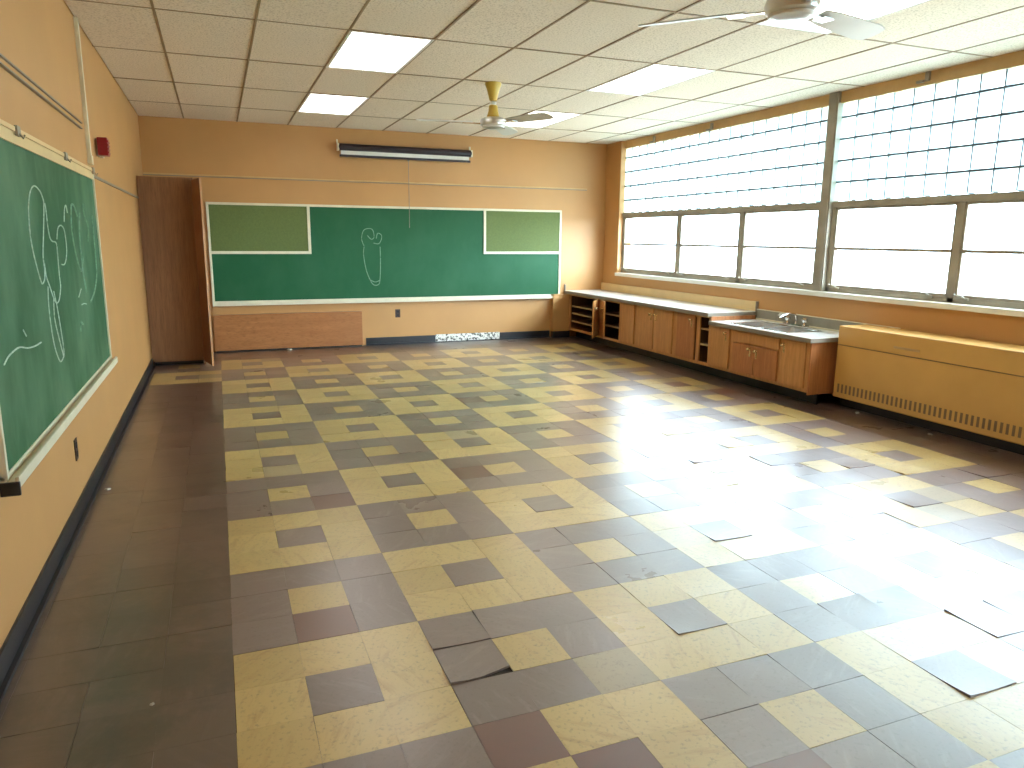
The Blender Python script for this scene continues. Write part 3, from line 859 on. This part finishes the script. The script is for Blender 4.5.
def pull(parent, y, z, xf=None, long=0.075, mat='brass'):
    """round knob on a backplate, with a keyhole drop below it"""
    bm = B()
    m = Matrix.Translation((XF - 0.018, y, z)) @ Matrix.Rotation(-math.pi / 2, 4, 'Y')
    lathe(bm, [(0.0, 0.0), (0.012, 0.0), (0.008, 0.006), (0.007, 0.016), (0.014, 0.022), (0.017, 0.030), (0.013, 0.038), (0.0, 0.041)], 0, 0, 18, 0, m)
    bx(bm, XF - 0.021, XF - 0.0175, y - 0.011, y + 0.011, z - long, z + 0.016, 0.0012)
    lathe(bm, [(0.0, 0.0), (0.007, 0.0), (0.007, 0.006), (0.0, 0.007)], 0, 0, 12, 0, Matrix.Translation((XF - 0.02, y, z - long * 0.75)) @ Matrix.Rotation(-math.pi / 2, 4, 'Y'))
    if xf is not None: bmesh.ops.transform(bm, matrix=xf, verts=bm.verts)
    obj('door_knob', bm, mat, parent, smooth=True)

def door(t, y_hi, y_lo, z0, z1, knob=None, mat='wood', xf=None):
    bm = B(); bx(bm, XF - 0.0185, XF - 0.0008, y_lo, y_hi, z0, z1, 0.004, 2, 0, xf)
    d = obj('door', bm, mat, t)
    if knob: pull(d, knob[0], knob[1], xf)
    return d

def hinge_xf(y, deg):
    return Matrix.Translation((XF, y, 0)) @ Matrix.Rotation(math.radians(deg), 4, 'Z') @ Matrix.Translation((-XF, -y, 0))

ZB1 = TOPZ - EDG
GRP = 'low wooden cabinets under the windows'
# open shelf unit in the corner
t = thing('base_cabinet', 'open four-shelf cabinet in the far corner with its door swung back', 'cabinet', (5.3, 2.95, 0), GRP)
carcass(t, 3.385, 2.45, ZB1, [(3.345, 2.50, KZ + 0.035, ZB1 - 0.03)])
for z in (0.255, 0.375, 0.485, 0.60): shelf(t, 3.36, 2.485, z) if z < 0.59 else None
door(t, 2.88, 2.455, 0.155, 0.66, (2.83, 0.56), xf=hinge_xf(2.455, 141))
# unit with a half-open door and a closed one
t = thing('base_cabinet', 'cabinet with one half-open door left of a plain closed door', 'cabinet', (5.3, 1.93, 0), GRP)
carcass(t, 2.45, 1.425, ZB1, [(2.40, 1.86, KZ + 0.035, ZB1 - 0.03)], (1.84,))
for z in (0.31, 0.47): shelf(t, 2.42, 1.86, z)
door(t, 2.41, 2.02, 0.155, 0.66, (2.08, 0.56), xf=hinge_xf(2.41, -17))
door(t, 1.80, 1.455, 0.155, 0.66)
# pair of doors
t = thing('base_cabinet', 'cabinet with a closed pair of doors, knobs meeting in the middle', 'cabinet', (5.3, 1.0, 0), GRP)
carcass(t, 1.425, 0.535, ZB1, [(1.38, 0.60, KZ + 0.035, ZB1 - 0.03)])
door(t, 1.395, 1.002, 0.155, 0.66, (1.045, 0.585)); door(t, 0.985, 0.585, 0.155, 0.66, (0.94, 0.585))
# single door and open shelves
t = thing('base_cabinet', 'cabinet with one reddish closed door and open shelves beside the sink unit', 'cabinet', (5.3, 0.2, 0), GRP)
carcass(t, 0.535, -0.125, ZB1, [(0.47, 0.13, KZ + 0.035, ZB1 - 0.03), (0.072, -0.095, KZ + 0.035, ZB1 - 0.02)], (0.1,), 'wood')
for z in (0.345, 0.52): shelf(t, 0.10, -0.12, z)
door(t, 0.49, 0.145, 0.155, 0.66, (0.205, 0.60), 'wood_red')
bm = B(); bx(bm, 4.99, XR - 0.04, -0.141, -0.1255, ZS + 0.001, TOPZ - EDG, 0.001); obj('end_filler', bm, 'wood_red', t)
# sink unit
t = thing('base_cabinet', 'lower sink cabinet with three knobbed doors and a wide false drawer', 'cabinet', (5.3, -0.86, 0), GRP)
carcass(t, -0.125, -1.60, ZS - EDG, [(-0.15, -0.45, KZ + 0.035, 0.56), (-0.53, -1.19, KZ + 0.035, 0.44), (-1.26, -1.55, KZ + 0.035, 0.56)], (-0.49, -1.23), end=True)
door(t, -0.135, -0.468, 0.155, 0.575, (-0.415, 0.525)); door(t, -1.25, -1.562, 0.155, 0.575, (-1.285, 0.525))
door(t, -0.535, -0.865, 0.155, 0.45, (-0.81, 0.415), 'wood_red'); door(t, -0.87, -1.20, 0.155, 0.45, (-0.905, 0.405), 'wood_red')
bm = B(); bx(bm, XF - 0.0185, XF - 0.0008, -1.215, -0.52, 0.468, 0.572, 0.004); obj('drawer_front', bm, 'wood', t)

# ---- worktops
t = thing('worktop', 'long pale worktop on the taller row of cabinets below the windows', 'worktop', (5.3, 1.6, TOPZ))
bm = B(); bx(bm, 4.955, XR - 0.001, -0.13, YB - 0.002, TOPZ - 0.004, TOPZ, 0.0015); obj('top_surface', bm, 'counter', t)
bm = B(); bx(bm, 4.95, XR - 0.001, -0.133, YB - 0.002, TOPZ - EDG, TOPZ - 0.003, 0.003); obj('edge_band', bm, 'counter_edge', t)
bm = B(); bx(bm, XR - 0.03, XR - 0.001, -0.12, YB - 0.004, TOPZ, TOPZ + 0.108, 0.003)
sp = obj('backsplash', bm, 'splash_tan', t)
bm = B(); bx(bm, XR - 0.032, XR - 0.001, -0.137, -0.12, TOPZ - 0.01, TOPZ + 0.11, 0.002); obj('end_strip', bm, 'counter_edge', sp)
bm = B(); bx(bm, 4.955, 4.975, YB - 0.03, YB - 0.003, TOPZ, TOPZ + 0.09, 0.002); obj('corner_strip', bm, 'counter_edge', t)

t = thing('worktop', 'lower grey worktop around the double sink', 'worktop', (5.3, -0.88, ZS))
bm = B()
SX0, SX1 = 5.06, 5.46
bowls = [(-0.40, -0.79), (-0.86, -1.25)]
cy = [-0.145, -0.395, -0.795, -0.855, -1.255, -1.645]
for z0, z1, mi in ((ZS - 0.004, ZS, 0),):
    bx(bm, 4.955, SX0, cy[5], cy[0], z0, z1); bx(bm, SX1, XR - 0.001, cy[5], cy[0], z0, z1)
    bx(bm, SX0, SX1, cy[1], cy[0], z0, z1); bx(bm, SX0, SX1, cy[3], cy[2], z0, z1); bx(bm, SX0, SX1, cy[5], cy[4], z0, z1)
obj('top_surface', bm, 'counter', t)
bm = B(); bx(bm, 4.95, 4.975, -1.65, -0.145, ZS - EDG, ZS - 0.003, 0.003); bx(bm, 4.975, XR - 0.001, -1.65, -1.63, ZS - EDG, ZS - 0.003, 0.003); obj('edge_band', bm, 'counter_edge', t)
bm = B(); bx(bm, XR - 0.028, XR - 0.001, -2.0, -0.145, ZS + 0.0, ZS + 0.108, 0.003); sp = obj('backsplash', bm, 'splash_grey', t)
bm = B(); bx(bm, XR - 0.031, XR - 0.001, -2.0, -0.145, ZS + 0.106, ZS + 0.114, 0.002); bx(bm, XR - 0.036, XR - 0.026, -1.64, -0.145, ZS, ZS + 0.016, 0.003); obj('metal_edging', bm, 'cream', sp)

t = thing('double_sink', 'stainless double bowl sink set in the lower worktop', 'sink', (5.26, -0.82, ZS))
bm = B()
for ya, yb_ in bowls:
    for (x0, x1, y0, y1) in ((SX0 - 0.012, SX0 + 0.012, yb_ - 0.01, ya + 0.01), (SX1 - 0.012, SX1 + 0.012, yb_ - 0.01, ya + 0.01), (SX0, SX1, ya - 0.012, ya + 0.012), (SX0, SX1, yb_ - 0.012, yb_ + 0.012)):
        bx(bm, x0, x1, y0, y1, ZS - 0.002, ZS + 0.004, 0.002)
obj('rim', bm, 'chrome', t)
for ya, yb_ in bowls:
    bm = B()
    tmp = B(); rings = []
    for ins, z in ((0.006, ZS), (0.012, ZS - 0.03), (0.018, ZS - 0.13), (0.05, ZS - 0.165)):
        x0, x1, y0, y1 = SX0 + ins, SX1 - ins, yb_ + ins, ya - ins
        r = 0.05; ring = []
        for cx_, cy_, a0 in ((x1 - r, y1 - r, 0), (x0 + r, y1 - r, 90), (x0 + r, y0 + r, 180), (x1 - r, y0 + r, 270)):
            for k in range(6):
                a = math.radians(a0 + 18 * k); ring.append(tmp.verts.new((cx_ + r * math.cos(a), cy_ + r * math.sin(a), z)))
        rings.append(ring)
    for a, b_ in zip(rings, rings[1:]):
        for k in range(len(a)): tmp.faces.new([a[k], a[(k + 1) % len(a)], b_[(k + 1) % len(a)], b_[k]])
    tmp.faces.new(rings[-1])
    add(bm, tmp)
    bw = obj('bowl', bm, 'stainless', t, smooth=True)
    bm = B(); lathe(bm, [(0.0, ZS - 0.162), (0.03, ZS - 0.162), (0.04, ZS - 0.165)], (SX0 + SX1) / 2, (ya + yb_) / 2, 20, close=False); obj('drain', bm, 'dark', bw)

t = thing('faucet', 'chrome two-handle faucet behind the double sink', 'faucet', (5.53, -0.82, ZS))
bm = B(); bx(bm, 5.50, 5.56, -0.98, -0.66, ZS, ZS + 0.022, 0.008); obj('base', bm, 'chrome', t, smooth=True)
bm = B(); tube(bm, smooth_path([(5.53, -0.82, ZS + 0.015), (5.53, -0.82, ZS + 0.09), (5.50, -0.82, ZS + 0.125), (5.42, -0.82, ZS + 0.125), (5.33, -0.82, ZS + 0.10), (5.32, -0.82, ZS + 0.08)]), 0.011, 10); obj('spout', bm, 'chrome', t, smooth=True)
for y in (-0.70, -0.94):
    bm = B(); lathe(bm, [(0.02, ZS + 0.02), (0.016, ZS + 0.045), (0.026, ZS + 0.055), (0.032, ZS + 0.075), (0.028, ZS + 0.092), (0.0, ZS + 0.098)], 5.53, y, 12); obj('handle', bm, 'chrome', t, smooth=True)
t = thing('soap_dish', 'small white soap dish on the grey backsplash by the faucet', 'soap dish', (XR - 0.05, -0.54, ZS + 0.1))
bm = B(); bx(bm, XR - 0.062, XR - 0.029, -0.585, -0.515, ZS + 0.078, ZS + 0.088, 0.004); bx(bm, XR - 0.034, XR - 0.0285, -0.585, -0.515, ZS + 0.07, ZS + 0.105, 0.002); obj('tray', bm, 'ceramic', t)
bm = B(); bx(bm, XR - 0.058, XR - 0.036, -0.575, -0.525, ZS + 0.087, ZS + 0.102, 0.006, 3); obj('soap_bar', bm, 'ceramic', t)

# ================================================================== RADIATOR COVER
CX, CY1, CY0, CZ0, CZ1 = 5.25, -1.665, -5.0, 0.085, 0.742
t = thing('radiator_cover', 'long tan metal radiator cover under the nearer window', 'radiator', (5.4, -3.3, 0))
bm = B(); bx(bm, CX, XR - 0.034, CY0, CY1, CZ0, CZ1, 0.012, 3); body = obj('casing', bm, 'tanmetal', t, smooth=True)
bm = B(); bx(bm, CX - 0.0025, CX + 0.006, CY0 + 0.02, CY1 - 0.008, 0.575, 0.735, 0.002); bx(bm, CX - 0.0025, CX + 0.006, CY0 + 0.02, CY1 - 0.008, 0.095, 0.568, 0.002)
obj('front_panel', bm, 'tanmetal', body)
bm = B(); bx(bm, CX - 0.006, CX + 0.004, -2.52, -2.27, 0.618, 0.634, 0.004); bx(bm, CX - 0.012, CX - 0.003, -2.52, -2.27, 0.634, 0.638, 0.002)
obj('recessed_pull', bm, 'header', body)
bm = B(); bx(bm, CX - 0.0035, CX + 0.001, CY0 + 0.02, CY1 - 0.008, 0.5665, 0.5735); obj('seam', bm, 'tanmetal_line', body)
g = B()
y = CY1 - 0.06
while y > -3.75:
    bx(g, CX - 0.0032, CX + 0.001, y - 0.011, y + 0.011, 0.135, 0.215, 0.001); y -= 0.045
obj('vent_grille', g, 'tanmetal_line', body)
bm = B(); bx(bm, CX + 0.07, XR - 0.01, CY0 + 0.02, CY1 - 0.03, -0.002, CZ0 + 0.01); obj('plinth', bm, 'black', t)

# ================================================================== BITS ON THE FLOOR
def chip(x, y, s, label, seed):
    r = random.Random(seed); bm = B()
    tmp = B(); n = 9
    lo = [tmp.verts.new((x + s * r.uniform(0.6, 1.1) * math.cos(6.283 * k / n), y + s * r.uniform(0.6, 1.1) * math.sin(6.283 * k / n), 0.0015)) for k in range(n)]
    hi = [tmp.verts.new((x + (v.co.x - x) * 0.8, y + (v.co.y - y) * 0.8, 0.004 + s * r.uniform(0.1, 0.35))) for v in lo]
    c = tmp.verts.new((x, y, 0.004 + s * 0.3))
    tmp.faces.new(lo[::-1])
    for k in range(n):
        tmp.faces.new([lo[k], lo[(k + 1) % n], hi[(k + 1) % n], hi[k]]); tmp.faces.new([hi[k], hi[(k + 1) % n], c])
    add(bm, tmp)
    tag(obj('plaster_chip', bm, 'plaster', origin=(x, y, 0)), label, 'debris', 'loose white chips on the floor')
chip(0.86, 3.36, 0.045, 'white crumpled chip in front of the plywood panel', 1)
chip(-0.66, -1.97, 0.02, 'small white chip beside the left baseboard', 2)
chip(5.22, -1.99, 0.02, 'white chip under the end of the radiator cover near the sink', 3)
chip(5.18, -2.75, 0.018, 'white chip under the middle of the radiator cover', 4)
chip(-0.25, -4.33, 0.008, 'tiny white speck alone on the dark floor border', 5)
